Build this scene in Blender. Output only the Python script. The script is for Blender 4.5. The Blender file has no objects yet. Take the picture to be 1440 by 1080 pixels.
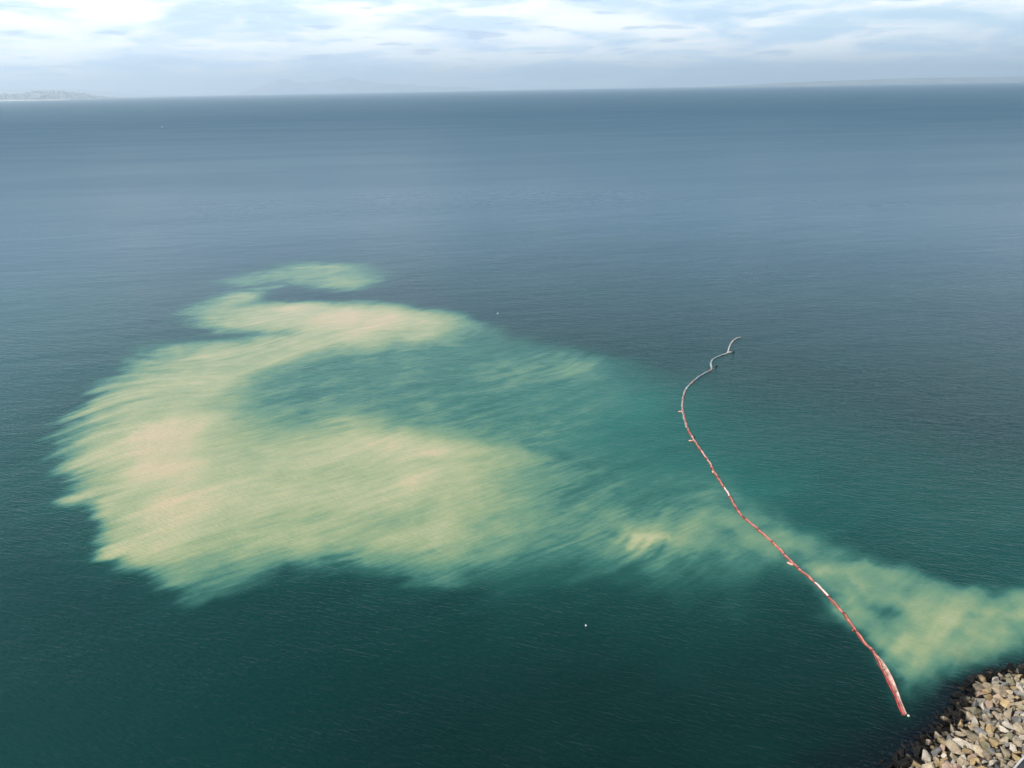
import bpy, math, random, bmesh
import numpy as np
from mathutils import Vector, Matrix

C = bpy.context.scene
COL = C.collection
random.seed(7)
PI = math.pi

# ------------------------------------------------------------------ camera
CAM_H, PITCH, ROLL, F_PX = 64.0, math.radians(20.98), math.radians(1.0), 1082.0
cam = bpy.data.cameras.new('camera')
cam.sensor_width = 36.0
cam.lens = 36.0 * F_PX / 1440.0
cam.clip_start = 1.0
cam.clip_end = 200000.0
co = bpy.data.objects.new('camera', cam)
COL.objects.link(co)
fwd = Vector((0, math.cos(PITCH), -math.sin(PITCH)))
r0 = Vector((1, 0, 0)); u0 = Vector((0, math.sin(PITCH), math.cos(PITCH)))
rt = r0 * math.cos(ROLL) - u0 * math.sin(ROLL)
up = r0 * math.sin(ROLL) + u0 * math.cos(ROLL)
M = Matrix((rt, up, -fwd)).transposed().to_4x4()
M.translation = (0, 0, CAM_H)
co.matrix_world = M
C.camera = co

# ------------------------------------------------------------------ light
SUN_EL, SUN_AZ = math.radians(46), math.radians(-106)      # azimuth from +Y, negative = to the left
sd = Vector((math.sin(SUN_AZ) * math.cos(SUN_EL), math.cos(SUN_AZ) * math.cos(SUN_EL), math.sin(SUN_EL)))
sl = bpy.data.lights.new('sun', 'SUN')
sl.energy = 5.0
sl.angle = math.radians(0.6)
sl.color = (1.0, 0.955, 0.88)
so = bpy.data.objects.new('sun', sl)
so.rotation_euler = sd.to_track_quat('Z', 'Y').to_euler()
so.location = (0, 0, 200)
COL.objects.link(so)

C.view_settings.view_transform = 'Standard'
C.view_settings.look = 'None'
C.view_settings.exposure = 0.1
C.view_settings.gamma = 1.0
C.view_settings.use_curve_mapping = False
C.render.engine = 'CYCLES'
C.cycles.max_bounces = 6
C.cycles.volume_bounces = 1
C.cycles.use_denoising = True


class NT:
    """small helper for writing node trees"""
    def __init__(s, tree):
        s.t = tree; s.n = tree.nodes; s.l = tree.links
    def node(s, typ, **kw):
        n = s.n.new(typ)
        for k, v in kw.items():
            setattr(n, k, v)
        return n
    def put(s, sock, v):
        if isinstance(v, bpy.types.NodeSocket):
            s.l.new(v, sock)
        elif v is not None:
            if isinstance(v, (tuple, list)) and len(v) == 3 and sock.type == 'RGBA':
                v = (*v, 1.0)
            sock.default_value = v
    def math(s, op, a, b=None, c=None, clamp=False):
        n = s.node('ShaderNodeMath', operation=op, use_clamp=clamp)
        s.put(n.inputs[0], a)
        if b is not None: s.put(n.inputs[1], b)
        if c is not None: s.put(n.inputs[2], c)
        return n.outputs[0]
    def vmath(s, op, a, b=None, out=0):
        n = s.node('ShaderNodeVectorMath', operation=op)
        s.put(n.inputs[0], a)
        if b is not None: s.put(n.inputs[1], b)
        return n.outputs[out]
    def mix(s, f, a, b, blend='MIX'):
        n = s.node('ShaderNodeMix', data_type='RGBA', blend_type=blend)
        s.put(n.inputs[0], f); s.put(n.inputs[6], a); s.put(n.inputs[7], b)
        return n.outputs[2]
    def noise(s, vec, scale, detail=4, rough=.5, lac=2.0, dist=0.0, out=0, dim='3D'):
        n = s.node('ShaderNodeTexNoise', noise_dimensions=dim)
        s.put(n.inputs['Vector'], vec)
        for k, v in (('Scale', scale), ('Detail', detail), ('Roughness', rough), ('Lacunarity', lac), ('Distortion', dist)):
            s.put(n.inputs[k], v)
        return n.outputs[out]
    def mapr(s, v, a, b, c=0.0, d=1.0, smooth=True):
        n = s.node('ShaderNodeMapRange', interpolation_type='SMOOTHSTEP' if smooth else 'LINEAR')
        for i, x in enumerate((v, a, b, c, d)):
            s.put(n.inputs[i], x)
        return n.outputs[0]
    def ramp(s, v, stops, interp='LINEAR'):
        n = s.node('ShaderNodeValToRGB')
        n.color_ramp.interpolation = interp
        e = n.color_ramp.elements
        while len(e) < len(stops): e.new(0.5)
        for k, (p, c) in zip(e, stops):
            k.position = p; k.color = (*c, 1)
        s.put(n.inputs[0], v)
        return n.outputs[0]
    def comb(s, x, y, z=0.0):
        n = s.node('ShaderNodeCombineXYZ')
        for i, v in enumerate((x, y, z)): s.put(n.inputs[i], v)
        return n.outputs[0]
    def sep(s, v):
        n = s.node('ShaderNodeSeparateXYZ'); s.put(n.inputs[0], v)
        return n.outputs


def material(name):
    m = bpy.data.materials.new(name)
    m.use_nodes = True
    t = NT(m.node_tree)
    b = m.node_tree.nodes['Principled BSDF']
    return m, t, b


# ------------------------------------------------------------------ sky
w = bpy.data.worlds.new('World')
C.world = w
w.use_nodes = True
t = NT(w.node_tree)
bg = w.node_tree.nodes['Background']
sky = t.node('ShaderNodeTexSky', sky_type='NISHITA')
sky.sun_disc = False
sky.sun_elevation = SUN_EL
sky.sun_rotation = SUN_AZ
sky.altitude = 60
sky.air_density = 1.0
sky.dust_density = 1.2
tc = t.node('ShaderNodeTexCoord').outputs['Generated']
dx, dy, dz = t.sep(tc)
az = t.math('ARCTAN2', dx, dy)
el = t.math('ARCSINE', dz)
elc = t.math('MAXIMUM', el, 0.0)
# stretched cloud coordinates: sheets get thinner towards the horizon
elw = t.math('POWER', t.math('ADD', elc, 0.006), 0.62)
v1 = t.comb(t.math('MULTIPLY', az, 2.1), t.math('MULTIPLY', elw, 8.5), 3.0)
n_big = t.noise(v1, 1.0, 6, .52, dist=.25)
v2 = t.comb(t.math('MULTIPLY', az, 9.0), t.math('MULTIPLY', elw, 27.0), 11.3)
n_mid = t.noise(v2, 1.0, 6, .56, dist=.35)
v3 = t.comb(t.math('MULTIPLY', az, 16.0), t.math('MULTIPLY', elw, 70.0), 5.7)
n_str = t.noise(v3, 1.0, 5, .5)
cosS = t.vmath('DOT_PRODUCT', tc, tuple(sd), out=1)
glow = t.math('POWER', t.math('MAXIMUM', t.math('MULTIPLY_ADD', cosS, .5, .5), 0.0), 5.0)
cover = t.math('ADD', t.math('MULTIPLY', n_big, .65), t.math('MULTIPLY', n_mid, .35))
cover = t.math('ADD', cover, t.math('MULTIPLY', glow, .28))
low = t.mapr(elc, 0.02, 0.50, .075, -.25)
cover = t.math('ADD', cover, low)
mask = t.mapr(cover, .43, .60)
lum = t.mapr(n_mid, .36, .60)
shade = t.mix(lum, (8.8, 10.8, 13.2), (14.6, 14.9, 14.6))
shade = t.mix(t.mapr(n_str, .57, .68, 0, .6), shade, (6.0, 7.6, 10.0))
shade = t.mix(t.mapr(glow, .04, .6, 0, .8), shade, (16.0, 16.2, 15.6))
blue = t.mix(t.mapr(elc, 0.0, .35, .85, .12), sky.outputs[0], (8.0, 11.0, 13.4))
skyc = t.mix(mask, blue, shade)
t.put(bg.inputs[0], skyc)
bg.inputs[1].default_value = 0.1

# ------------------------------------------------------------------ traced places (metres, sea level z = 0)
PLUME = [
    ('g', 0.35, 14, 10, [(-85.0, 210.8), (-103.9, 198.9), (-92.0, 162.4), (-89.4, 139.6), (-78.2, 116.4), (-64.2, 100.6), (-47.7, 87.1), (-35.3, 94.2), (-12.2, 88.5), (3.3, 86.2), (16.8, 86.9), (27.3, 86.6), (38.0, 87.0), (40.2, 99.3), (28.1, 112.6), (16.6, 126.1), (28.7, 134.8), (40.5, 156.2), (31.1, 175.0), (11.6, 195.5), (-13.7, 206.6), (-46.7, 201.9)]),
    ('g', 0.38, 10, 12, [(-59.7, 167.5), (-44.8, 192.6), (-15.3, 200.1), (14.7, 186.5), (29.5, 165.5), (23.6, 128.8), (13.0, 129.2), (-3.0, 139.4), (-23.4, 143.7), (-41.0, 144.5), (-54.1, 154.4)]),
    ('g', 0.42, 14, 14, [(20.8, 175.5), (36.0, 165.1), (39.4, 148.3), (44.5, 128.0), (48.0, 111.9), (43.7, 103.2), (31.6, 107.9), (19.4, 117.9), (10.4, 129.3), (5.9, 149.8)]),
    ('g', 0.25, 22, 22, [(-12.7, 93.5), (3.5, 89.7), (17.1, 88.5), (34.2, 87.2), (39.7, 76.9), (22.2, 70.0), (6.2, 74.0), (-9.6, 80.9)]),
    ('g', 0.24, 40, 50, [(-203.9, 279.4), (-162.9, 276.4), (-116.4, 212.6), (-103.6, 162.9), (-79.4, 116.4), (-88.7, 103.4)]),
    ('g', 0.22, 20, 30, [(42.5, 164.8), (62.3, 143.6), (74.0, 123.9), (94.1, 105.8), (79.5, 85.8), (49.2, 95.2), (38.6, 112.3)]),
    ('m', 1, 6, 6, [(-106.7, 232.9), (-104.6, 242.9), (-99.9, 252.6), (-93.3, 261.9), (-80.2, 268.2), (-82.6, 252.4), (-83.8, 246.9), (-65.2, 247.4), (-45.9, 244.3), (-35.7, 237.5), (-12.4, 222.2), (8.2, 205.3), (29.2, 185.8), (39.0, 156.3), (42.4, 125.1), (44.4, 105.3), (41.7, 91.9), (37.0, 84.0), (24.7, 80.0), (6.8, 81.9), (-2.4, 85.1), (-8.1, 86.0), (-12.1, 87.2), (-18.3, 90.3), (-25.7, 92.5), (-32.5, 91.4), (-38.4, 88.0), (-43.1, 83.2), (-46.5, 85.4), (-53.1, 91.0), (-59.7, 95.5), (-66.6, 103.7), (-73.6, 111.9), (-82.5, 122.9), (-91.4, 138.0), (-95.2, 150.4), (-97.1, 166.1), (-98.7, 181.7), (-103.7, 202.6), (-93.2, 205.9), (-85.0, 210.8)]),
    ('d', 0.34, 10, 16, [(-108.5, 276.8), (-101.1, 290.2), (-88.9, 300.5), (-82.0, 274.8), (-89.2, 264.7), (-97.6, 267.4)]),
    ('d', 0.48, 14, 12, [(-98.9, 287.6), (-90.4, 305.9), (-74.2, 310.1), (-55.7, 303.1), (-44.1, 281.0), (-45.7, 265.7), (-53.1, 258.0), (-66.4, 263.0), (-81.1, 271.5), (-88.9, 267.8)]),
    ('d', 0.62, 8, 10, [(-91.4, 294.4), (-81.0, 302.5), (-66.9, 302.7), (-58.6, 295.5), (-75.1, 289.4)]),
    ('d', 0.56, 6, 10, [(-68.4, 271.6), (-56.9, 278.5), (-46.9, 273.3), (-51.9, 265.1), (-61.8, 264.8)]),
    ('d', 0.82, 1.8, 2.4, [(17.3, 100.8), (20.4, 102.1), (24.4, 101.4), (25.3, 98.6), (21.6, 97.2), (18.1, 97.9)]),
    ('d', 0.45, 3, 4, [(36.4, 85.2), (41.0, 87.3), (42.6, 84.6), (42.6, 80.6), (39.4, 80.7), (36.5, 82.8)]),
    ('d', 0.4, 4, 4, [(37.5, 104.4), (44.4, 102.1), (50.3, 98.0), (55.0, 92.4), (45.6, 86.8), (40.4, 91.1), (38.2, 96.5)]),
    ('d', 0.56, 3.5, 4, [(40.0, 95.1), (47.9, 97.1), (54.4, 93.3), (60.1, 90.5), (66.6, 89.8), (83.0, 90.7), (75.0, 77.3), (61.7, 75.7), (56.9, 73.3), (50.6, 71.1), (46.8, 68.6), (43.6, 66.3), (42.7, 66.8), (43.4, 70.7), (43.2, 74.9), (42.8, 80.1), (42.0, 87.2), (40.7, 91.9)]),
    ('d', 0.62, 4, 5, [(43.7, 90.5), (50.2, 90.6), (55.8, 87.8), (62.2, 85.6), (68.3, 84.6), (64.7, 78.9), (57.3, 77.1), (50.7, 72.9), (45.1, 70.1), (43.6, 73.0), (43.6, 76.8), (43.1, 83.1)]),
    ('d', 0.72, 3, 5, [(44.2, 78.1), (50.5, 79.3), (56.0, 79.5), (61.2, 80.7), (51.9, 75.1), (46.2, 72.4), (43.9, 73.6)]),
    ('h', 0.55, 4, 4, [(-90.5, 260.7), (-78.8, 262.9), (-60.1, 256.6), (-51.3, 248.3), (-67.2, 245.8), (-81.7, 247.7)]),
    ('h', 0.35, 3, 4, [(-93.7, 213.3), (-80.7, 216.1), (-64.4, 209.5), (-77.9, 207.6), (-88.7, 209.6)]),
    ('h', 0.45, 3, 4, [(33.1, 86.9), (38.9, 89.4), (41.1, 87.6), (41.0, 84.6), (36.0, 84.0)]),
    ('h', 0.35, 2, 3, [(45.8, 81.1), (49.1, 81.9), (47.7, 80.0), (45.4, 79.5)]),
    ('h', 0.22, 4, 5, [(52.6, 96.0), (60.3, 96.7), (66.4, 91.2), (59.5, 89.3), (53.0, 92.4)]),
    ('k', 1, 2.5, 2.5, [(29.8, 53.9), (35.4, 58.3), (41.8, 63.3), (45.4, 66.2), (49.5, 69.2), (53.2, 71.6), (56.6, 73.0), (60.8, 72.8), (70.5, 73.6), (74.7, 64.5), (44.2, 42.3)]),
    ('k', 0.6, 3, 3, [(21.7, 54.1), (31.3, 59.7), (40.2, 64.8), (45.9, 68.4), (51.1, 70.5), (54.8, 72.8), (61.8, 74.4), (71.5, 74.8), (74.7, 64.5), (44.2, 42.3)]),
]
SILT = [
    (-16.4, 217.2, .70),
    (-24.8, 217.8, .86),
    (-37.4, 218.5, .93),
    (-53.1, 223.2, .96),
    (-68.8, 225.8, .94),
    (-80.5, 228.8, .80),
    (-93.2, 233.7, .64),
    (-100.7, 230.1, .5),
    (-89.7, 218.1, .5),
    (-78.8, 210.4, .5),
    (-59.3, 205.2, .88),
    (-42.5, 200.4, .84),
    (-27.4, 204.1, .78),
    (-6.0, 218.8, .15),
    (2.2, 207.0, .12),
    (-9.4, 196.7, .3),
    (-33.0, 189.1, .32),
    (-50.4, 184.5, .36),
    (-22.4, 193.2, .36),
    (-7.7, 206.2, .36),
    (-99.4, 197.4, .45),
    (-87.7, 187.5, .66),
    (-78.2, 191.6, .80),
    (-63.0, 190.7, .80),
    (-95.9, 181.5, .6),
    (-83.3, 168.6, .82),
    (-70.6, 170.3, .88),
    (-60.9, 160.9, .74),
    (-53.9, 148.7, .70),
    (-93.1, 158.2, .6),
    (-82.9, 149.9, .86),
    (-72.2, 145.8, 1),
    (-63.2, 145.4, .96),
    (-55.0, 138.2, .86),
    (-89.8, 143.0, .6),
    (-84.3, 130.0, .6),
    (-78.8, 129.8, .84),
    (-69.4, 126.6, 1),
    (-60.1, 126.2, .97),
    (-51.2, 123.1, .86),
    (-75.8, 118.8, .66),
    (-66.0, 111.2, .86),
    (-59.0, 108.7, .92),
    (-52.0, 108.5, .86),
    (-62.9, 102.6, .66),
    (-55.6, 98.5, .80),
    (-48.8, 94.6, .80),
    (-47.4, 88.7, .70),
    (-44.5, 86.3, .62),
    (-54.6, 93.9, .68),
    (-45.3, 96.3, .74),
    (-40.6, 98.0, .74),
    (-40.6, 91.8, .56),
    (-47.9, 137.9, .74),
    (-38.5, 128.3, .84),
    (-33.1, 134.1, .86),
    (-30.9, 137.2, .84),
    (-22.3, 135.2, .93),
    (-13.8, 133.3, .90),
    (-5.6, 129.9, .80),
    (-0.2, 126.8, .70),
    (4.7, 121.0, .46),
    (9.4, 115.7, .32),
    (-38.9, 115.0, .86),
    (-29.2, 114.6, .86),
    (-19.8, 116.8, .84),
    (-9.9, 114.0, .78),
    (-2.7, 111.3, .6),
    (3.0, 106.7, .42),
    (-37.5, 101.8, .72),
    (-28.7, 101.5, .70),
    (-19.9, 101.2, .66),
    (-11.2, 100.9, .66),
    (-3.6, 98.7, .48),
    (-33.2, 94.1, .50),
    (-25.0, 93.9, .50),
    (-16.6, 91.9, .52),
    (-10.4, 90.1, .52),
    (-4.4, 89.9, .36),
    (1.6, 94.9, .36),
    (-35.2, 144.9, .76),
    (-41.0, 144.5, .62),
    (-29.2, 143.9, .46),
    (-24.1, 149.2, .34),
    (-33.2, 149.6, .40),
    (-15.0, 147.7, .36),
    (-6.0, 143.7, .36),
    (-43.8, 150.1, .38),
    (-32.4, 184.6, .27),
    (-43.0, 183.5, .28),
    (-21.8, 187.4, .28),
    (-52.7, 179.3, .34),
    (-54.4, 160.6, .38),
    (-45.7, 164.6, .30),
    (-14.5, 141.2, .6),
    (-3.0, 136.7, .45),
    (-56.3, 167.3, .42),
    (-50.0, 156.3, .42),
    (-51.4, 174.2, .36),
    (-41.0, 173.7, .32),
    (-27.9, 178.0, .30),
    (-25.4, 159.3, .34),
    (-37.4, 155.7, .42),
    (-12.7, 158.7, .34),
    (-12.0, 146.8, .40),
    (-0.1, 154.0, .32),
    (0.1, 176.6, .38),
    (10.8, 181.3, .42),
    (19.1, 175.6, .50),
    (22.4, 161.3, .28),
    (12.5, 157.5, .3),
    (5.3, 135.7, .34),
    (10.4, 129.3, .30),
    (-0.1, 142.7, .34),
    (17.7, 135.2, .25),
    (25.7, 141.6, .18),
    (25.2, 123.0, .22),
    (16.9, 118.0, .28),
    (34.3, 156.5, .08),
    (27.6, 175.2, .10),
    (11.8, 198.6, .12),
    (-3.6, 193.3, .25),
    (10.7, 104.3, .34),
    (6.0, 100.4, .36),
    (14.6, 100.1, .40),
    (21.1, 99.9, .68),
    (27.9, 101.7, .54),
    (34.7, 102.5, .5),
    (38.1, 99.3, .44),
    (38.3, 93.8, .42),
    (28.2, 94.0, .42),
    (22.1, 94.2, .36),
    (32.8, 88.8, .36),
    (26.6, 87.4, .28),
    (17.5, 90.9, .3),
    (9.7, 92.8, .32),
    (3.5, 89.7, .3),
    (12.9, 86.2, .16),
    (21.7, 82.9, .08),
    (35.6, 85.5, .15),
    (21.0, 112.9, .3),
    (30.4, 112.5, .25),
    (36.8, 110.0, .33),
    (37.8, 122.5, .12),
    (3.3, 84.9, .08),
    (42.9, 114.5, .1),
    (39.9, 141.0, .04),
    (37.9, 174.7, .02),
    (22.6, 191.9, .06),
    (31.5, 128.5, .14),
]
BOOM = [(62.09, 198.88), (60.97, 198.31), (59.42, 196.19), (57.94, 193.2), (56.53, 189.7), (55.25, 186.3), (53.38, 184.71), (51.72, 183.14), (50.43, 181.57), (49.59, 180.0), (48.86, 177.4), (48.28, 174.35), (46.84, 172.67), (44.53, 170.1), (42.02, 166.43), (39.92, 162.89), (38.63, 159.87), (37.5, 156.1), (36.49, 152.09), (35.82, 148.24), (35.3, 143.82), (34.95, 138.93), (35.03, 134.95), (35.3, 130.23), (35.66, 125.2), (35.6, 121.86), (35.76, 117.62), (35.93, 114.59), (35.96, 110.76), (36.1, 107.13), (36.32, 105.92), (36.96, 104.29), (37.83, 101.38), (38.76, 98.2), (39.28, 95.37), (39.69, 93.56), (40.22, 91.62), (40.8, 89.91), (41.29, 88.09), (41.54, 86.96), (41.73, 85.7), (42.07, 83.72), (42.41, 81.37), (42.48, 79.13), (42.6, 76.72), (42.9, 75.04), (43.0, 73.92), (42.74, 71.87), (42.58, 69.9), (42.32, 67.79), (42.04, 65.89), (41.87, 64.56)]
SLEEVE = [(43.0, 73.92), (43.2, 73.05), (43.23, 72.21), (43.16, 70.8), (42.86, 68.77), (42.39, 66.61), (42.08, 64.75)]
SHORE = [(95, 20), (16, 10), (21, 30), (29.52, 51.63), (36.87, 57.85), (40.99, 60.43), (44.74, 63.39), (48.19, 66.69), (51.38, 69.57), (55.52, 71.08), (59.13, 71.57), (68, 73.5), (80, 72), (95, 66)]
BUOYS = [(57.02, 187.08), (49.82, 176.33), (35.36, 148.87), (34.4, 134.54), (35.31, 136.13), (35.39, 121.52), (36.23, 105.98), (39.27, 93.19), (42.17, 78.58), (42.23, 64.55)]
FLOATS = [(-3.97, 227.16), (8.88, 80.43)]
BOAT = [(-733.58, 1725.95)]
KERB = [(44.23, 52.43), (45.99, 53.81), (47.95, 55.24), (51.84, 58.1)]


# ------------------------------------------------------------------ numpy noise and shapes
def _hash(ix, iy, seed):
    h = (ix.astype(np.int64) * 374761393 + iy.astype(np.int64) * 668265263 + seed * 2246822519) & 0xFFFFFFFF
    h = ((h ^ (h >> 13)) * 1274126177) & 0xFFFFFFFF
    h = h ^ (h >> 16)
    return (h & 0xFFFF) / 65535.0

def vnoise(x, y, seed):
    ix = np.floor(x); iy = np.floor(y)
    fx = x - ix; fy = y - iy
    a = fx * fx * fx * (fx * (fx * 6 - 15) + 10); b = fy * fy * fy * (fy * (fy * 6 - 15) + 10)
    h = lambda i, j: _hash(ix + i, iy + j, seed)
    return ((h(0, 0) * (1 - a) + h(1, 0) * a) * (1 - b) + (h(0, 1) * (1 - a) + h(1, 1) * a) * b) * 2 - 1

def fbm(x, y, seed, octv=4, gain=.5):
    s = 0; a = 1; tot = 0
    for o in range(octv):
        c, q = math.cos(o * 1.3), math.sin(o * 1.3)
        s = s + a * vnoise((x * c - y * q) * 2 ** o, (x * q + y * c) * 2 ** o, seed + o * 17)
        tot += a; a *= gain
    return s / tot

def sdist(x, y, poly):
    """signed distance to a polygon, positive inside"""
    p = np.array(poly, float)
    best = np.full(x.shape, 1e18); inside = np.zeros(x.shape, bool)
    for (ax, ay), (bx, by) in zip(p, np.roll(p, -1, 0)):
        ex, ey = bx - ax, by - ay
        wx, wy = x - ax, y - ay
        h = np.clip((wx * ex + wy * ey) / (ex * ex + ey * ey + 1e-12), 0, 1)
        best = np.minimum(best, (wx - ex * h) ** 2 + (wy - ey * h) ** 2)
        if ay != by:
            c = ((ay > y) != (by > y)) & (x < (bx - ax) * (y - ay) / (by - ay) + ax)
            inside ^= c
    d = np.sqrt(best)
    return np.where(inside, d, -d)

def sstep(a, b, v):
    q = np.clip((v - a) / (b - a), 0, 1)
    return q * q * (3 - 2 * q)

# ------------------------------------------------------------------ sea
def axis(lo, hi, step, far_lo, far_hi, g=1.16):
    mid = list(np.arange(lo, hi, step))
    out = list(mid); s = step; v = mid[-1]
    while v < far_hi: s *= g; v += s; out.append(min(v, far_hi))
    s = step; v = mid[0]; pre = []
    while v > far_lo: s *= g; v -= s; pre.append(max(v, far_lo))
    return np.array(pre[::-1] + out)

xs = axis(-135, 110, .55, -56000, 56000)
ys = axis(48, 345, .62, -4000, 56000)
X, Y = np.meshgrid(xs, ys)
nx, ny = len(xs), len(ys)
fx = X.ravel(); fy = Y.ravel()

# two floats per vertex: sediment in suspension, and dark bottom near the stones
near = (fx > -300) & (fx < 330) & (fy > 30) & (fy < 700)
px, py = fx[near], fy[near]
SA = math.radians(33)
ca, sa = math.cos(SA), math.sin(SA)
U = px * ca + py * sa; V = -px * sa + py * ca
big = fbm(px / 28, py / 28, 3, 3)
bend = 13.0 * fbm(px / 38, py / 38, 91, 2)
U2 = U + bend * 2; V2 = V + bend
fib = fbm(U2 / 9, V2 / 1.5, 21, 5, .6)          # fibres along the wind
fib2 = fbm(U2 / 20, V2 / 4.2, 55, 4, .55)
puff = fbm(px / 7, py / 9, 77, 4, .55)
# pull the edges out along the fibres
far_k = np.clip(py / 150, .5, 1.8)
sh = (2.3 * fib + 3.0 * fib2) * np.clip(py / 125, .6, 1.2) * .82
wx = px + ca * sh + 3.4 * puff + 4.0 * big
wy = py + sa * sh * 1.0 + 2.6 * fbm(px / 8, py / 8, 12, 4) + 4.0 * fbm(px / 30, py / 30, 8, 2)
# the wind streaks are weaker on the sheltered east side
ez = sstep(20, 45, px)
wx = wx - ca * sh * .8 * ez; wy = wy - sa * sh * .8 * ez
wx = wx - 2.0 * big * ez; wy = wy + 1.5 * puff * ez
# how thick the silt is, sampled from the photograph at known spots on the water
num = np.zeros(px.shape, np.float32); den = np.zeros(px.shape, np.float32) + 1e-12
wx32 = wx.astype(np.float32); wy32 = wy.astype(np.float32)
for cx0, cy0, cv in SILT:
    s2 = 1.0 + .022 * (cy0 - 60)
    q = 1.0 / (((wx32 - cx0) ** 2 + ((wy32 - cy0) / 1.25) ** 2) / (s2 * s2) + 3.0) ** 2.2
    num += q * cv; den += q
thick = num / den
d = np.zeros_like(px); green = np.zeros_like(px); hollow = np.zeros_like(px); dark = np.zeros_like(px)
for kind, val, sin_, sout, poly in PLUME:
    if kind == 'k':
        s = sstep(-sout, sin_, sdist(px + 1.6 * puff, py + 1.6 * fbm(px / 2.2, py / 2.2, 5, 3), poly))
        dark = np.maximum(dark, val * s); continue
    s = sstep(-sout, sin_, sdist(wx, wy, poly))
    if kind == 'm':
        fk = np.clip((wy / 150) ** 1.3, .50, 1.6); s = sstep(-sout, sin_, sdist(wx, wy, poly) / fk)
    if kind == 'd': d = np.maximum(d, val * s) + .12 * np.minimum(d, val * s) * (1 - d)
    elif kind == 'm': d = np.maximum(d, thick * s)
    elif kind == 'g': green = green + val * s * (1 - green)
    elif kind == 'h': hollow = np.maximum(hollow, val * s)
d = d * (1 - hollow)
# the boom holds the silt back along its shore end
bxy = np.array([q for q in BOOM if q[1] < 108][::-1])
bx = np.interp(py, bxy[:, 1], bxy[:, 0])
held = sstep(101, 84, py) * sstep(-.3, 3.0, bx + .5 * puff - px) * sstep(60, 64, py)
d = d * (1 - .62 * held); 
thin = sstep(.62, .40, d) * sstep(-.25, .75, fbm(U2 / 17, V2 / 2.6, 33, 4, .55) + .35 * fib)
d = d * (1 - .24 * thin)
edge = np.clip(4 * d * (1.05 - d), 0, 1)
cl = fbm(px / 11 + .3 * fib2, py / 16, 61, 4, .55)
d = d * (1 - .26 * ez * sstep(-.05, .55, fbm(px / 4.5, py / 5.5, 47, 4, .55)))
body_w = sstep(.25, .55, d) * (1 - .75 * sstep(.82, 1.0, d))
d = d + body_w * (.35 + .65 * d) * (.15 * cl + .045 * fib2 + .03 * fib)
d = np.clip(d + edge * (.10 * fib + .09 * fib2 + .07 * puff * (1 + ez)), 0, 1)
green = green * (1 - .5 * held)
green = np.clip(green * (1 + .25 * fib2 + .25 * puff), 0, 1) 
d = np.where(d > 0.01, d, 0) * (1 - .0 * dark)
sed = np.zeros(fx.shape); grn = np.zeros(fx.shape); drk = np.zeros(fx.shape)
sed[near] = d; grn[near] = green; drk[near] = dark

me = bpy.data.meshes.new('sea')
n = nx * ny
cosm = np.zeros((n, 3), np.float32); cosm[:, 0] = fx; cosm[:, 1] = fy
idx = np.arange(n).reshape(ny, nx)
quads = np.stack([idx[:-1, :-1], idx[:-1, 1:], idx[1:, 1:], idx[1:, :-1]], -1).reshape(-1, 4)
me.vertices.add(n); me.vertices.foreach_set('co', cosm.ravel())
me.loops.add(quads.size); me.loops.foreach_set('vertex_index', quads.ravel().astype(np.int32))
me.polygons.add(len(quads)); me.polygons.foreach_set('loop_start', np.arange(0, quads.size, 4, dtype=np.int32))
me.polygons.foreach_set('use_smooth', np.ones(len(quads), bool))
me.update(calc_edges=True)
for nm, arr in (('sediment', sed), ('greenness', grn), ('weed', drk)):
    a = me.attributes.new(nm, 'FLOAT', 'POINT'); a.data.foreach_set('value', arr.astype(np.float32))
sea = bpy.data.objects.new('sea', me); COL.objects.link(sea)
sea['kind'] = 'structure'; sea['label'] = 'calm dark teal sea with a pale cloud of silt spreading through it'

m, t, b = material('sea_water')
pos = t.node('ShaderNodeNewGeometry').outputs['Position']
def attr(nm):
    a = t.node('ShaderNodeAttribute'); a.attribute_name = nm
    return a.outputs['Fac']
A_s, A_g, A_k = attr('sediment'), attr('greenness'), attr('weed')
def rot_map(angle, sx, sy, sz=1.0):
    mp = t.node('ShaderNodeMapping'); mp.vector_type = 'TEXTURE'
    mp.inputs['Rotation'].default_value = (0, 0, angle)
    mp.inputs['Scale'].default_value = (sx, sy, sz)
    t.put(mp.inputs[0], pos)
    return mp.outputs[0]
# fine fibres in the silt
fibre = t.noise(rot_map(SA, 6.0, .75), 1.0, 5, .6, dist=.4)
cloudy = t.noise(pos, .30, 5, .6)
calm = t.mapr(t.sep(pos)[0], 18.0, 42.0, .34, .10)
det = t.math('ADD', t.math('MULTIPLY', t.math('SUBTRACT', fibre, .5), calm), t.math('MULTIPLY', t.math('SUBTRACT', cloudy, .5), .22))
amt = t.math('MULTIPLY', t.mapr(A_s, .04, .4), t.mapr(A_s, 1.0, .6, .35, 1.0))
sed_f = t.math('ADD', A_s, t.math('MULTIPLY', det, amt), clamp=True)
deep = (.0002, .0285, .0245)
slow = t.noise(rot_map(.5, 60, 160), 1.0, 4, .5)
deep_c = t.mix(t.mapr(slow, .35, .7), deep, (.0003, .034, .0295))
# offshore water is bluer, with blue sky reflection also put into its colour
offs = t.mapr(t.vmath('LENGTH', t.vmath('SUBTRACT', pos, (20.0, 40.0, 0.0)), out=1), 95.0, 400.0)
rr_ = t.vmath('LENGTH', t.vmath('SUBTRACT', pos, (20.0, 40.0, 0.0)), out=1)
near_dark = t.mapr(t.vmath('LENGTH', t.vmath('SUBTRACT', pos, (22.0, 52.0, 0.0)), out=1), 78.0, 14.0)  # water colour gets darker towards this spot off the near shore
deep_c = t.mix(near_dark, deep_c, (.0001, .0125, .0105))
deep_c = t.mix(offs, deep_c, (.010, .066, .108))
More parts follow.
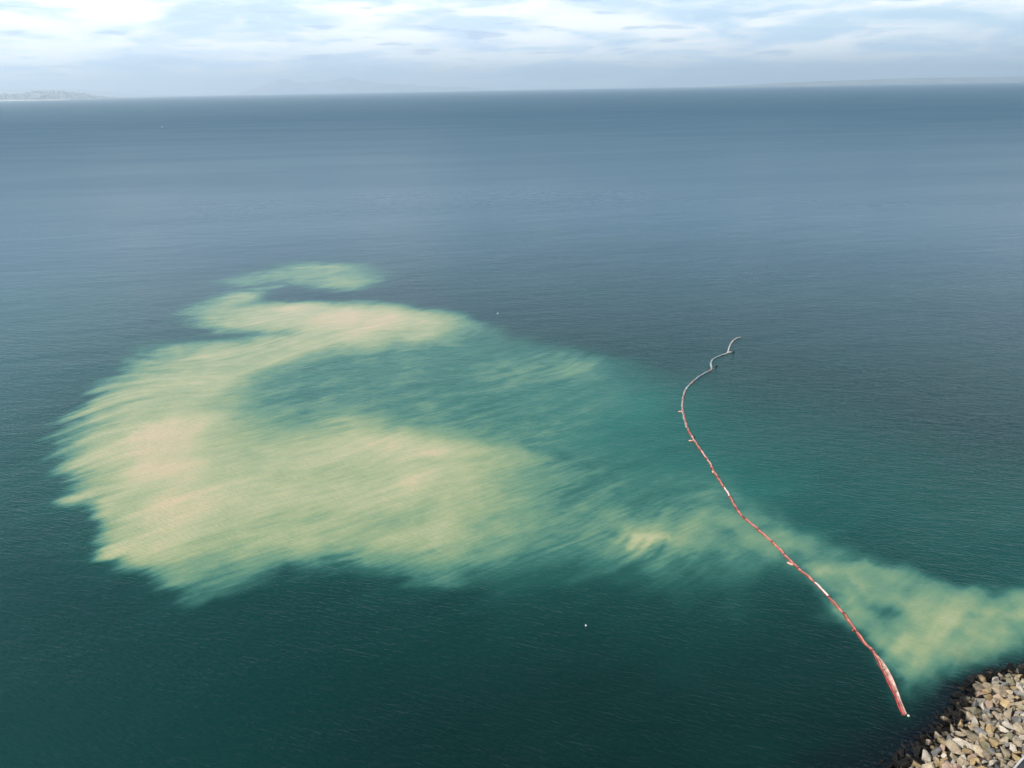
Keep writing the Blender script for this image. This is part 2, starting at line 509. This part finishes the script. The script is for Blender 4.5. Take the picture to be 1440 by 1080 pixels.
# wind chop builds up away from the shelter of the land
chop = t.math('POWER', t.mapr(rr_, 60.0, 2200.0, smooth=False), .45)
lanes = t.mapr(t.noise(rot_map(.12, 420, 95), 1.0, 5, .6), .34, .66, .96, 1.05)
t.put(b.inputs['Roughness'], t.math('MULTIPLY', t.math('MULTIPLY_ADD', chop, .48, .05), lanes))
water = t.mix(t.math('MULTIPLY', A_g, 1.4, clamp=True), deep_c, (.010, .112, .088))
silt = t.ramp(sed_f, [(0.0, (.008, .075, .065)), (.30, (.042, .145, .110)), (.50, (.115, .215, .130)), (.68, (.220, .280, .150)), (.86, (.325, .340, .190)), (1.0, (.465, .375, .232))])
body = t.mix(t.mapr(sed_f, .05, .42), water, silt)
weedn = t.noise(pos, .9, 5, .62)
drowned = t.mapr(t.noise(pos, 2.3, 4, .6), .55, .72, 0, 1)
floor_c = t.mix(t.math('MULTIPLY', drowned, .8), (.0006, .0010, .0030), (.022, .024, .018))
body = t.mix(t.math('MULTIPLY', A_k, t.mapr(weedn, .25, .60, .78, 1.0)), body, floor_c)
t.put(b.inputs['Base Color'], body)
b.inputs['IOR'].default_value = 1.333
b.inputs['Specular IOR Level'].default_value = .42
# wind ripples, three sizes; crests run down to the right as seen from the shore
W1 = t.noise(rot_map(-.42, 1.3, .40), 1.0, 3, .55, dist=.3)
W2 = t.noise(rot_map(-.25, 4.6, 1.5), 1.0, 3, .5, dist=.4)
W3 = t.noise(rot_map(.15, 18, 7), 1.0, 2, .5)
gust = t.mapr(t.noise(rot_map(.3, 90, 34), 1.0, 4, .55), .3, .7, .65, 1.25)
fine = t.mapr(rr_, 140.0, 460.0, .155, .03)
hgt = t.math('ADD', t.math('MULTIPLY', W1, fine), t.math('ADD', t.math('MULTIPLY', W2, t.mapr(rr_, 260.0, 1200.0, .15, .03)), t.math('MULTIPLY', W3, .16)))
hgt = t.math('MULTIPLY', hgt, gust)
bp = t.node('ShaderNodeBump')
bp.inputs['Strength'].default_value = 1.0
bp.inputs['Distance'].default_value = .8
t.put(bp.inputs['Height'], hgt)
t.put(b.inputs['Normal'], bp.outputs[0])
me.materials.append(m)

# ------------------------------------------------------------------ mesh helpers
def link(name, me_, mat=None, parent=None, smooth=False):
    if mat: me_.materials.append(mat)
    o = bpy.data.objects.new(name, me_); COL.objects.link(o)
    if parent: o.parent = parent
    if smooth: me_.polygons.foreach_set('use_smooth', np.ones(len(me_.polygons), bool))
    return o

def tag(o, label=None, cat=None, group=None, kind=None):
    for k, v in (('label', label), ('category', cat), ('group', group), ('kind', kind)):
        if v: o[k] = v
    return o

def empty(name, loc, rz=0.0):
    o = bpy.data.objects.new(name, None); COL.objects.link(o)
    o.location = loc; o.rotation_euler = (0, 0, rz); o.empty_display_size = .2
    return o

def from_py(name, v, f):
    me_ = bpy.data.meshes.new(name); me_.from_pydata(v, [], f); me_.update(); return me_

def tube(pts, radii, n=8, squash=1.0, caps=True):
    """a tube through pts (x, y, z), radii one per point"""
    v, f = [], []
    P = [Vector(p) for p in pts]
    for i, p in enumerate(P):
        d_ = (P[min(i + 1, len(P) - 1)] - P[max(i - 1, 0)]).normalized()
        side = d_.cross(Vector((0, 0, 1)))
        side = side.normalized() if side.length > 1e-4 else Vector((1, 0, 0))
        upv = side.cross(d_).normalized()
        for k in range(n):
            a = 2 * PI * k / n
            v.append(p + side * math.cos(a) * radii[i] + upv * math.sin(a) * radii[i] * squash)
    for i in range(len(P) - 1):
        for k in range(n):
            f.append((i * n + k, i * n + (k + 1) % n, (i + 1) * n + (k + 1) % n, (i + 1) * n + k))
    if caps:
        f.append(tuple(range(n - 1, -1, -1))); f.append(tuple((len(P) - 1) * n + k for k in range(n)))
    return v, f

def lathe(prof, n=14):
    v, f = [], []
    for r, z in prof:
        for k in range(n):
            a = 2 * PI * k / n
            v.append((r * math.cos(a), r * math.sin(a), z))
    for i in range(len(prof) - 1):
        for k in range(n):
            f.append((i * n + k, i * n + (k + 1) % n, (i + 1) * n + (k + 1) % n, (i + 1) * n + k))
    f.append(tuple(range(n - 1, -1, -1))); f.append(tuple((len(prof) - 1) * n + k for k in range(n)))
    return v, f

def box(v, f, c, s, rz=0.0):
    o = len(v)
    cr, sr = math.cos(rz), math.sin(rz)
    for z in (-.5, .5):
        for y in (-.5, .5):
            for x in (-.5, .5):
                ax, ay = x * s[0], y * s[1]
                v.append((c[0] + ax * cr - ay * sr, c[1] + ax * sr + ay * cr, c[2] + z * s[2]))
    for q in ((0, 2, 3, 1), (4, 5, 7, 6), (0, 1, 5, 4), (2, 6, 7, 3), (0, 4, 6, 2), (1, 3, 7, 5)):
        f.append(tuple(o + i for i in q))

def paint(name, col, rough=.5, vary=.12, scale=2.0):
    m, t, b = material(name)
    pos = t.node('ShaderNodeNewGeometry').outputs['Position']
    n_ = t.noise(pos, scale, 5, .6)
    dk = tuple(c * (1 - vary * 2.2) for c in col); lt = tuple(min(1, c * (1 + vary)) for c in col)
    t.put(b.inputs['Base Color'], t.mix(t.mapr(n_, .3, .7), dk, lt))
    b.inputs['Roughness'].default_value = rough
    return m

# ------------------------------------------------------------------ far land
def land(name, x0, x1, yd, depth, height, seed, mat, kind='structure', label=None, nx_=160, ny_=14, taper=(0.15, 0.15), rough=.6, base=.35):
    v, f = [], []
    for j in range(ny_):
        q = j / (ny_ - 1)
        for i in range(nx_):
            p = i / (nx_ - 1)
            x = x0 + (x1 - x0) * p
            env = min(1, p / taper[0]) if taper[0] else 1
            env *= min(1, (1 - p) / taper[1]) if taper[1] else 1
            env = env * env * (3 - 2 * env)
            ridge = math.sin(PI * min(1, q * 1.02)) ** .8
            nn = float(fbm(np.array([p * 7 + seed]), np.array([q * 2.0 + seed]), seed, 6)[0])
            z = height * env * ridge * (base + (1 - base) * (.5 + rough * nn))
            wob = 500 * float(fbm(np.array([p * 9 + 2]), np.array([seed * 1.0]), seed + 5, 4)[0])
            v.append((x, yd + wob * (1 - q) + depth * q, max(z, 0) - (3 if j in (0, ny_ - 1) else -1)))
    for j in range(ny_ - 1):
        for i in range(nx_ - 1):
            a = j * nx_ + i
            f.append((a, a + 1, a + nx_ + 1, a + nx_))
    o = link(name, from_py(name, v, f), mat, smooth=True)
    tag(o, label, kind=kind)
    return o

hill_m = paint('hill_scrub', (.20, .22, .18), .95, .3, .002)
haze_pale_m = paint('haze_pale_land', (.46, .47, .46), .95, .2, .002)  # lightened so the haze over far land is partly in its colour
land('hills', -36000, -13000, 34000, 6000, 620, 4, haze_pale_m, label='low pale hills on the far left shore', taper=(.0, .45), rough=.5)
land('mountains', -16500, 500, 47000, 6000, 950, 11, haze_pale_m, label='hazy mountains behind the far shore', taper=(.2, .5), rough=.9, base=.3)
land('far_shore', 5200, 27000, 25000, 6000, 215, 23, hill_m, label='thin strip of low land along the right of the horizon', taper=(.35, .0), rough=.35, base=.6)
head = land('headland', -14500, -8500, 17300, 2400, 210, 31, hill_m, label='low headland below the far town', taper=(.2, .3), rough=.5)

sunlit_m = paint('sunlit_water_pale', (.62, .58, .50), .9, .08, .003)  # pale colour and raised shape stand in for sunlit far water
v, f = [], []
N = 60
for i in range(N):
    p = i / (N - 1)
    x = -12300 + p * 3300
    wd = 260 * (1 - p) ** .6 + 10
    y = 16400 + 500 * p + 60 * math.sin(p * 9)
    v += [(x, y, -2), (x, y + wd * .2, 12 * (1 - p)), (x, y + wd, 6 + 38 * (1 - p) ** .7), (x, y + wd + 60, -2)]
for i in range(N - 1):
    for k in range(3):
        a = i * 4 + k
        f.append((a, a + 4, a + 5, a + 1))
tag(link('sunlit_strip', from_py('sunlit_strip', v, f), sunlit_m), 'pale raised strip standing in for bright sunlit water on the far left shore', kind='structure')

white_m = paint('white_walls', (.74, .73, .70), .8, .08, .01)
rg = random.Random(5)
v, f = [], []
hco = np.array([tuple(q.co) for q in head.data.vertices])
for k in range(330):
    p = min(1, max(0, rg.gauss(.5, .26)))
    x = -11200 + p * 2500; y = 17350 + rg.random() * 1100
    s_ = rg.uniform(16, 42)
    zb = hco[np.argmin((hco[:, 0] - x) ** 2 + (hco[:, 1] - y) ** 2), 2] - 12
    box(v, f, (x, y, zb + s_ * .3), (s_ * rg.uniform(.8, 2.4), s_, s_ * rg.uniform(.5, 1.2) + 34), rg.random())
tag(link('town', from_py('town', v, f), white_m), 'far-off white town on the headland at the left of the horizon', kind='stuff')

# ------------------------------------------------------------------ rock shore
SH = SHORE
def shore_sd(x, y):
    return sdist(np.atleast_1d(np.array(x, float)), np.atleast_1d(np.array(y, float)), SH)
def shore_z(sdv):
    return np.clip(sdv * .46, -1.6, 4.0)

gx = np.arange(14, 95, .6); gy = np.arange(12, 80, .6)
GX, GY = np.meshgrid(gx, gy)
sdg = sdist(GX.ravel(), GY.ravel(), SH)
gz = shore_z(sdg) - .34 + .12 * fbm(GX.ravel() / 1.3, GY.ravel() / 1.3, 9, 3)
nn_ = len(gx)
fs = []
vv = np.stack([GX.ravel(), GY.ravel(), gz], 1)
keep = sdg > -3.5
for j in range(len(gy) - 1):
    for i in range(nn_ - 1):
        a = j * nn_ + i
        if keep[a] and keep[a + 1] and keep[a + nn_] and keep[a + nn_ + 1]:
            fs.append((a, a + 1, a + nn_ + 1, a + nn_))
core_me = from_py('shore_bank', [tuple(q) for q in vv], fs)
bm = bmesh.new(); bm.from_mesh(core_me)
bmesh.ops.delete(bm, geom=[q for q in bm.verts if not q.link_faces], context='VERTS')
bm.to_mesh(core_me); bm.free()

def rock_material(name, tint_a, tint_b, tint_c, spots=.5):
    m, t, b = material(name)
    g = t.node('ShaderNodeNewGeometry')
    pos = g.outputs['Position']
    rnd = t.node('ShaderNodeObjectInfo').outputs['Random']
    off = t.vmath('ADD', pos, t.comb(t.math('MULTIPLY', rnd, 53.0), t.math('MULTIPLY', rnd, 17.0), 0.0))
    n1 = t.noise(off, 1.6, 5, .65)
    n2 = t.noise(off, 5.0, 5, .7)
    c = t.mix(t.mapr(n1, .35, .65), tint_a, tint_b)
    c = t.mix(t.mapr(n2, .52, .70, 0, spots), c, tint_c)
    val = t.mapr(rnd, 0, 1, .60, 1.08, smooth=False)
    c = t.vmath('MULTIPLY', c, t.comb(val, val, val))
    z = t.sep(pos)[2]
    zz = t.math('ADD', z, t.math('MULTIPLY', t.math('SUBTRACT', t.noise(pos, .55, 3, .6), .5), 1.3))
    wet = t.mapr(zz, 1.15, .65)
    c = t.mix(wet, c, t.mix(t.mapr(n1, .45, .72), (.004, .003, .002), (.018, .014, .008)))
    t.put(b.inputs['Base Color'], c)
    t.put(b.inputs['Roughness'], t.mapr(wet, 0, 1, .88, .6, smooth=False))
    t.put(b.inputs['Specular IOR Level'], t.mapr(wet, 0, 1, .35, .22, smooth=False))
    bp = t.node('ShaderNodeBump'); bp.inputs['Distance'].default_value = .16; bp.inputs['Strength'].default_value = 1.0
    t.put(bp.inputs['Height'], t.math('ADD', n1, t.math('MULTIPLY', n2, .6)))
    t.put(b.inputs['Normal'], bp.outputs[0])
    return m

rock_m = [
    (rock_material('stone_tan', (.31, .24, .16), (.44, .36, .25), (.13, .10, .07)), 6),
    (rock_material('stone_pale', (.38, .33, .26), (.54, .48, .39), (.18, .15, .11), .6), 3),
    (rock_material('stone_grey', (.13, .125, .12), (.25, .24, .22), (.38, .35, .30)), 2),
    (rock_material('stone_ochre', (.34, .23, .11), (.46, .34, .18), (.16, .11, .07)), 3),
    (rock_material('stone_pink', (.30, .20, .14), (.42, .31, .23), (.16, .11, .08)), 2),
    (rock_material('stone_mossy', (.19, .17, .10), (.32, .28, .18), (.11, .10, .06)), 1),
]
gap_shade_m = rock_material('rubble_gap_shade', (.05, .04, .03), (.09, .07, .05), (.03, .025, .02))  # bank core kept dark, painting shade into the gaps between stones

def rock_mesh(seed):
    rr = random.Random(seed)
    bm = bmesh.new()
    for k in range(rr.choice((10, 12, 14, 16))):
        q = Vector((rr.gauss(0, 1), rr.gauss(0, 1), rr.gauss(0, 1))).normalized()
        # squarish blocks: push towards a box
        mxx = max(abs(q.x), abs(q.y), abs(q.z))
        q = q.lerp(q / mxx * .82, rr.uniform(.3, .8)) * rr.uniform(.88, 1.08)
        bm.verts.new(q)
    r_ = bmesh.ops.convex_hull(bm, input=bm.verts)
    bmesh.ops.delete(bm, geom=[e for e in r_['geom_interior'] if isinstance(e, bmesh.types.BMVert)], context='VERTS')
    bmesh.ops.recalc_face_normals(bm, faces=bm.faces)
    me_ = bpy.data.meshes.new('rock'); bm.to_mesh(me_); bm.free()
    return me_

VARIANTS = []
for i in range(14):
    base_me = rock_mesh(100 + i)
    row = []
    for mm, wgt in rock_m:
        q = base_me.copy(); q.materials.append(mm); row += [q] * wgt
    VARIANTS.append(row)

# dart throwing: big stones first
def cam_px(p):
    dlt = Vector(p) - Vector((0, 0, CAM_H))
    return 720 + F_PX * dlt.dot(rt) / dlt.dot(fwd), 540 - F_PX * dlt.dot(up) / dlt.dot(fwd)

rg = random.Random(42)
placed = []
cell = {}
def near_ok(x, y, r, k):
    ci, cj = int(x // 2), int(y // 2)
    for a in range(ci - 1, ci + 2):
        for b_ in range(cj - 1, cj + 2):
            for (qx, qy, qr) in cell.get((a, b_), ()):
                if (qx - x) ** 2 + (qy - y) ** 2 < ((r + qr) * k) ** 2: return False
    return True
cand_rounds = ((.80, 130, .76), (.60, 1000, .72), (.46, 6000, .70), (.34, 14000, .70), (.22, 26000, .72))
for rad, tries, k in cand_rounds:
    cx_ = [rg.uniform(28, 74) for _ in range(tries)]; cy_ = [rg.uniform(44, 77) for _ in range(tries)]
    sdv = shore_sd(cx_, cy_)
    for x, y, s_ in zip(cx_, cy_, sdv):
        if s_ < -1.1 or s_ > 9.6: continue
        r = rad * rg.uniform(.85, 1.12)
        if near_ok(x, y, r, k):
            cell.setdefault((int(x // 2), int(y // 2)), []).append((x, y, r))
            placed.append((x, y, r, s_))

bank = empty('rock_armour', (48.0, 60.0, 0.0))
tag(bank, 'sunlit sloping bank of tumbled tan and grey stones at the water edge', 'rock bank')
MI = Matrix.Translation((-48.0, -60.0, 0))
core_me.transform(MI)
link('bank_core', core_me, gap_shade_m, bank, smooth=True)
inview, rest = [], []
for x, y, r, s_ in placed:
    z = float(np.clip(s_ * .46, -1.6, 4.0))
    u, v_ = cam_px((x, y, z))
    (inview if (-15 < u < 1455 and 0 < v_ < 1094) else rest).append((x, y, r, s_, z))
inview.sort(key=lambda q: -q[2])
rest += inview[298:]; inview = inview[:298]
print('stones in view', len(inview), 'rest', len(rest))
def stone_mat(x, y, r, s_, z):
    q = r * rg.uniform(.95, 1.12)
    loc = Vector((x, y, z + rg.uniform(-.12, .18) * (r + .3)))
    # lie roughly along the slope
    R_ = Matrix.Rotation(rg.uniform(0, 2 * PI), 4, 'Z') @ Matrix.Rotation(rg.uniform(-.6, .6), 4, 'X') @ Matrix.Rotation(rg.uniform(-.6, .6), 4, 'Y')
    e = rg.uniform(.72, 1.05)
    S_ = Matrix.Diagonal((q * rg.uniform(1.0, 1.45), q * e, q * rg.uniform(.5, .85), 1))
    return Matrix.Translation(loc) @ R_ @ S_
for st in inview:
    me_ = rg.choice(rg.choice(VARIANTS))
    o = bpy.data.objects.new('rock', me_); COL.objects.link(o)
    o.parent = bank
    o.matrix_local = MI @ stone_mat(*st)
# the rest, joined
bm = bmesh.new()
mats = [mm for mm, _ in rock_m]
for st in rest:
    row = rg.choice(VARIANTS)
    src = rg.choice(row)
    mi = mats.index(src.materials[0])
    n0 = len(bm.faces)
    tmp = src.copy(); tmp.transform(MI @ stone_mat(*st))
    bm.from_mesh(tmp); bpy.data.meshes.remove(tmp)
    bm.faces.ensure_lookup_table()
    for k in range(n0, len(bm.faces)): bm.faces[k].material_index = mi
me_ = bpy.data.meshes.new('rubble'); bm.to_mesh(me_); bm.free()
for mm in mats: me_.materials.append(mm)
o = bpy.data.objects.new('rubble', me_); COL.objects.link(o); o.parent = bank; o['kind'] = 'stuff'

# service road behind the crest, its concrete kerb just showing in the corner
kp = [Vector((x, y, 0)) for x, y in KERB]
kd = (kp[2] - kp[1]).normalized()
kn = Vector((kd.y, -kd.x, 0))            # inland side
a0 = kp[1] - kd * 12; a1 = kp[2] + kd * 14
conc_m = paint('kerb_concrete', (.46, .46, .43), .85, .14, 1.5)
asph_m = paint('asphalt', (.040, .042, .044), .9, .2, 1.2)
def strip(name, o0, o1, z0, z1, mat):
    v = []
    for e in (a0, a1):
        for o_ in (o0, o1):
            for z in (z0, z1):
                p = e + kn * o_; v.append((p.x, p.y, z))
    f = [(0, 1, 3, 2), (4, 6, 7, 5), (0, 4, 5, 1), (2, 3, 7, 6), (1, 5, 7, 3), (0, 2, 6, 4)]
    return link(name, from_py(name, v, f), mat)
tag(strip('kerb', 0.0, .17, 3.2, 4.20, conc_m), 'pale concrete kerb above the stones', kind='structure')
tag(strip('service_road', .172, 5.2, 3.2, 4.06, asph_m), 'dark road behind the stone bank', kind='structure')

# ------------------------------------------------------------------ floating boom
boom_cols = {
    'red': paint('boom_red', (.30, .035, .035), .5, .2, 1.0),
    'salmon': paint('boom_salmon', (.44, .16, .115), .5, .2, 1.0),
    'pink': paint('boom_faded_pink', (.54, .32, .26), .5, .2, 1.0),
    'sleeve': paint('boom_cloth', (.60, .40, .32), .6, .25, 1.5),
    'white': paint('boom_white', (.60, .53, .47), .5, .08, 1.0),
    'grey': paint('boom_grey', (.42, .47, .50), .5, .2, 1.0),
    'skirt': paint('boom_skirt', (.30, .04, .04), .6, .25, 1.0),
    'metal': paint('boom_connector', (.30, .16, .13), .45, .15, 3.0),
}
# resample the traced line
bp_ = [Vector((x, y, 0)) for x, y in BOOM][::-1]         # start at the shore end
def smooth_path(P, step):
    L = [0]
    for a, c in zip(P, P[1:]): L.append(L[-1] + (c - a).length)
    out = []; s = 0.0
    def catmull(i, q):
        p0, p1, p2, p3 = P[max(i - 1, 0)], P[i], P[i + 1], P[min(i + 2, len(P) - 1)]
        return .5 * ((2 * p1) + (p2 - p0) * q + (2 * p0 - 5 * p1 + 4 * p2 - p3) * q * q + (3 * p1 - p0 - 3 * p2 + p3) * q ** 3)
    i = 0
    while s < L[-1]:
        while L[i + 1] < s: i += 1
        out.append(catmull(i, (s - L[i]) / max(1e-6, L[i + 1] - L[i]))); s += step
    out.append(P[-1].copy())
    return out, L[-1]
path, blen = smooth_path(bp_, .35)
print('boom length', blen)
boom = empty('floating_boom', (path[0].x, path[0].y, 0))
tag(boom, 'long red and pink floating silt boom curving out from the rocks across the water', 'floating boom')
org = Vector((path[0].x, path[0].y, 0))
rgb = random.Random(9)
seg = 0; i = 0
SEGN = 10                                                   # about 5.2 m a section
nseg = math.ceil((len(path) - 1) / SEGN)
def side_of(i):
    d_ = (path[min(i + 1, len(path) - 1)] - path[max(i - 1, 0)]).normalized()
    return Vector((-d_.y, d_.x, 0))                          # to the left when going out
for k in range(nseg):
    i0 = k * SEGN; i1 = min(len(path) - 1, (k + 1) * SEGN)
    if i1 - i0 < 2: continue
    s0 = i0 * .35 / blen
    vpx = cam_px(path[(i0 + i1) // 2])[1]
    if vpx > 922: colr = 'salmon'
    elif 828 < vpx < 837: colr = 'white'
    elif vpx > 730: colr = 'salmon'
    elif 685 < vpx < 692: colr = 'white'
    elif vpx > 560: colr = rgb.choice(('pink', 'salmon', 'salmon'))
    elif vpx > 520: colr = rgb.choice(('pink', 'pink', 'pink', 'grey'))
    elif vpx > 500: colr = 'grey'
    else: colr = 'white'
    pts, rad = [], []
    cnt = i1 - i0
    for j in range(i0, i1 + 1):
        q = (j - i0) / cnt
        p = path[j] - org
        wob = .05 * math.sin(j * .9 + k)
        pts.append((p.x + side_of(j).x * wob, p.y + side_of(j).y * wob, .07 + .03 * math.sin(j * .7)))
        e = min(q, 1 - q)
        rad.append(.14 * min(1, .55 + e * 6) * (1 + .12 * math.sin(j * 2.1)))
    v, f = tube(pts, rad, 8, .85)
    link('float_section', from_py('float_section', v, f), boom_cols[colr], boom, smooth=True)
    # skirt hem drifting on the lee side
    off = .20
    pts = []; rad = []
    for j in range(i0, i1 + 1):
        p = path[j] - org + side_of(j) * (off + .05 * math.sin(j * .5 + k))
        pts.append((p.x, p.y, .03)); rad.append(.065 if vpx > 560 else .045)
    v, f = tube(pts, rad, 6, .8)
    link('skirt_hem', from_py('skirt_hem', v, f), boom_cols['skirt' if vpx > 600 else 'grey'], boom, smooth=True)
    # connector between sections
    p = path[i1] - org; d_ = Vector((-side_of(i1).y, side_of(i1).x, 0)) * -1
    v, f = [], []
    box(v, f, (p.x, p.y, .10), (.08, .36, .26), math.atan2(side_of(i1).y, side_of(i1).x) - PI / 2)
    link('connector', from_py('connector', v, f), boom_cols['metal'], boom)

# folded cloth between the two lines at the shore end
slv, _ = smooth_path([Vector((x, y, 0)) for x, y in SLEEVE][::-1], .35)
v, f = [], []
NC = 7
for j, p in enumerate(slv):
    q = j / (len(slv) - 1)
    a = path[min(len(path) - 1, int(round(j * 1.0)))]
    a = min(path[:len(slv) + 12], key=lambda s_: (s_ - p).length)
    for c in range(NC):
        r_ = c / (NC - 1)
        pp = a.lerp(p, r_) - org
        v.append((pp.x, pp.y, .10 + .06 * math.sin(c * 2.4 + j * .25) + .02 * math.sin(j * 1.3)))
for j in range(len(slv) - 1):
    for c in range(NC - 1):
        a = j * NC + c
        f.append((a, a + 1, a + NC + 1, a + NC))
sk = link('folded_skirt', from_py('folded_skirt', v, f), boom_cols['sleeve'], boom, smooth=True)
sol = sk.modifiers.new('thick', 'SOLIDIFY'); sol.thickness = .03
pts = [(p.x - org.x, p.y - org.y, .10) for p in slv]
v, f = tube(pts, [.085] * len(pts), 8, .9)
link('edge_float', from_py('edge_float', v, f), boom_cols['sleeve'], boom, smooth=True)
pts = []
for j in range(0, 17):
    p = path[j] - org + side_of(j) * .16
    pts.append((p.x, p.y, .09))
v, f = tube(pts, [.115] * len(pts), 8, .8)
link('end_roll', from_py('end_roll', v, f), boom_cols['red'], boom, smooth=True)

# ------------------------------------------------------------------ buoys beside the boom
buoy_m = {
    'black': paint('buoy_black', (.015, .016, .017), .35, .1),
    'pink': paint('buoy_faded_orange', (.72, .36, .26), .45, .15),
    'red': paint('buoy_dark_red', (.22, .035, .03), .45, .15),
    'white': paint('buoy_white', (.78, .78, .76), .4, .06),
    'green': paint('buoy_pale_green', (.48, .55, .42), .5, .1),
}
def buoy(xy, col, size, label, stretched=False, rz=0.0):
    o = empty('mooring_buoy', (xy[0], xy[1], 0), rz)
    tag(o, label, 'buoy', 'buoys moored along the floating boom')
    prof = [(.02, -.5), (.28, -.44), (.45, -.25), (.5, 0), (.45, .25), (.28, .44), (.1, .5)]
    v, f = lathe([(r * size, z * size) for r, z in prof])
    if stretched:                                          # lying on its side, long axis along x
        v = [(z * 1.9, x * .62, y * .62 + .04) for x, y, z in v]
    else:
        v = [(x, y, z + size * .12) for x, y, z in v]
    link('float', from_py('float', v, f), buoy_m[col], o, smooth=True)
    v, f = lathe([(.09 * size, 0), (.12 * size, .03), (.12 * size, .10 * size), (.05 * size, .16 * size)], 8)
    zt = size * (.60 if not stretched else .30)
    link('eye', from_py('eye', [(x, y, z + zt) for x, y, z in v], f), buoy_m['black'], o)
    return o
BZ = BUOYS
buoy(BZ[0], 'black', .62, 'black buoy at the bright white spur near the far tip of the boom')
buoy(BZ[1], 'black', .60, 'black buoy beside the short grey step of the boom')
buoy(BZ[2], 'pink', .52, 'pale pink buoy left of the farther bend of the boom', True)
buoy(BZ[3], 'pink', .55, 'pink buoy lying left of the boom beside a small black one', True)
buoy(BZ[4], 'black', .42, 'small black buoy touching the boom beside a pink one')
buoy(BZ[5], 'pink', .50, 'faded buoy on the boom above its bright white patch')
buoy(BZ[6], 'red', .46, 'dark red buoy at the kink halfway along the boom')
buoy(BZ[7], 'pink', .52, 'pale orange buoy left of the boom inside the middle of the silt', True, -.8)
buoy(BZ[8], 'red', .40, 'dark red buoy left of the boom near its shore end')
buoy(BZ[9], 'green', .30, 'tiny pale green buoy at the shore end tip of the boom')

# bright spur at the far tip
v, f = tube([(0, 0, .08), (.6, -.05, .1), (1.2, -.02, .08)], [.16, .15, .09], 8)
q = path[-1]
tipi = min(range(len(path)), key=lambda j: abs(cam_px(path[j])[1] - 495.5))
for k_ in range(len(v)): v[k_] = (v[k_][0] + path[tipi].x - org.x, v[k_][1] + path[tipi].y - org.y, v[k_][2])
link('spur_float', from_py('spur_float', v, f), boom_cols['white'], boom, smooth=True)

# two lone floats
for xy, size, lab in ((FLOATS[0], .45, 'tiny white float alone on open water right of the upper silt tongue'),
                      (FLOATS[1], .26, 'tiny white float alone on dark water below the silt')):
    o = empty('marker_float', (xy[0], xy[1], 0)); tag(o, lab, 'float', 'lone white floats')
    v, f = lathe([(.05 * size, -.4 * size), (.4 * size, -.3 * size), (.5 * size, 0), (.38 * size, .3 * size), (.1 * size, .42 * size)])
    link('float_body', from_py('float_body', [(x, y, z + .05) for x, y, z in v], f), buoy_m['white'], o, smooth=True)
    v, f = lathe([(.06 * size, .40 * size), (.06 * size, .62 * size), (.02 * size, .66 * size)], 6)
    link('eye', from_py('eye', [(x, y, z + .05) for x, y, z in v], f), buoy_m['black'], o)

# far boat
bt = empty('small_boat', (BOAT[0][0], BOAT[0][1], 0), -.8)
tag(bt, 'small white boat far out on the water at the upper left', 'boat')
L_, Wd = 5.5, 1.9
v, f = [], []
st_ = 9
for i in range(st_):
    q = i / (st_ - 1); x = -L_ / 2 + q * L_
    hw = Wd / 2 * (1 - max(0, (q - .45) / .55) ** 2.2) + .02
    v += [(x, -hw, .75 + .25 * q), (x, -hw * .75, .1), (x, 0, -.25 + .2 * q), (x, hw * .75, .1), (x, hw, .75 + .25 * q), (x, 0, .6 + .2 * q)]
for i in range(st_ - 1):
    for k in range(6):
        a = i * 6 + k; c = i * 6 + (k + 1) % 6
        f.append((a, c, c + 6, a + 6))
f.append((0, 5, 4, 3, 2, 1)); e = (st_ - 1) * 6; f.append(tuple(e + i for i in range(6)))
link('hull', from_py('hull', v, f), buoy_m['white'], bt)
v, f = [], []
box(v, f, (-.1, 0, 1.15), (1.7, 1.2, 1.0)); box(v, f, (-.1, 0, 1.69), (2.0, 1.4, .07))
link('cabin', from_py('cabin', v, f), buoy_m['white'], bt)
v, f = [], []
box(v, f, (.77, 0, 1.4), (.03, .9, .25)); box(v, f, (-.1, .61, 1.4), (.9, .03, .22)); box(v, f, (-.1, -.61, 1.4), (.9, .03, .22))
link('window', from_py('window', v, f), buoy_m['black'], bt)

# ------------------------------------------------------------------ haze
v, f = [], []
box(v, f, (0, 26000, 559), (116000, 64000, 1122))
hz = link('haze', from_py('haze', v, f))
hm = bpy.data.materials.new('haze_air'); hm.use_nodes = True
nt = hm.node_tree; nt.nodes.clear()
on = nt.nodes.new('ShaderNodeOutputMaterial'); pv = nt.nodes.new('ShaderNodeVolumePrincipled')
pv.inputs['Color'].default_value = (.80, .91, 1.0, 1)
pv.inputs['Density'].default_value = 5.6e-5
pv.inputs['Anisotropy'].default_value = .35
nt.links.new(pv.outputs[0], on.inputs['Volume'])
hz.data.materials.append(hm)
tag(hz, 'thin pale sea haze', kind='stuff')
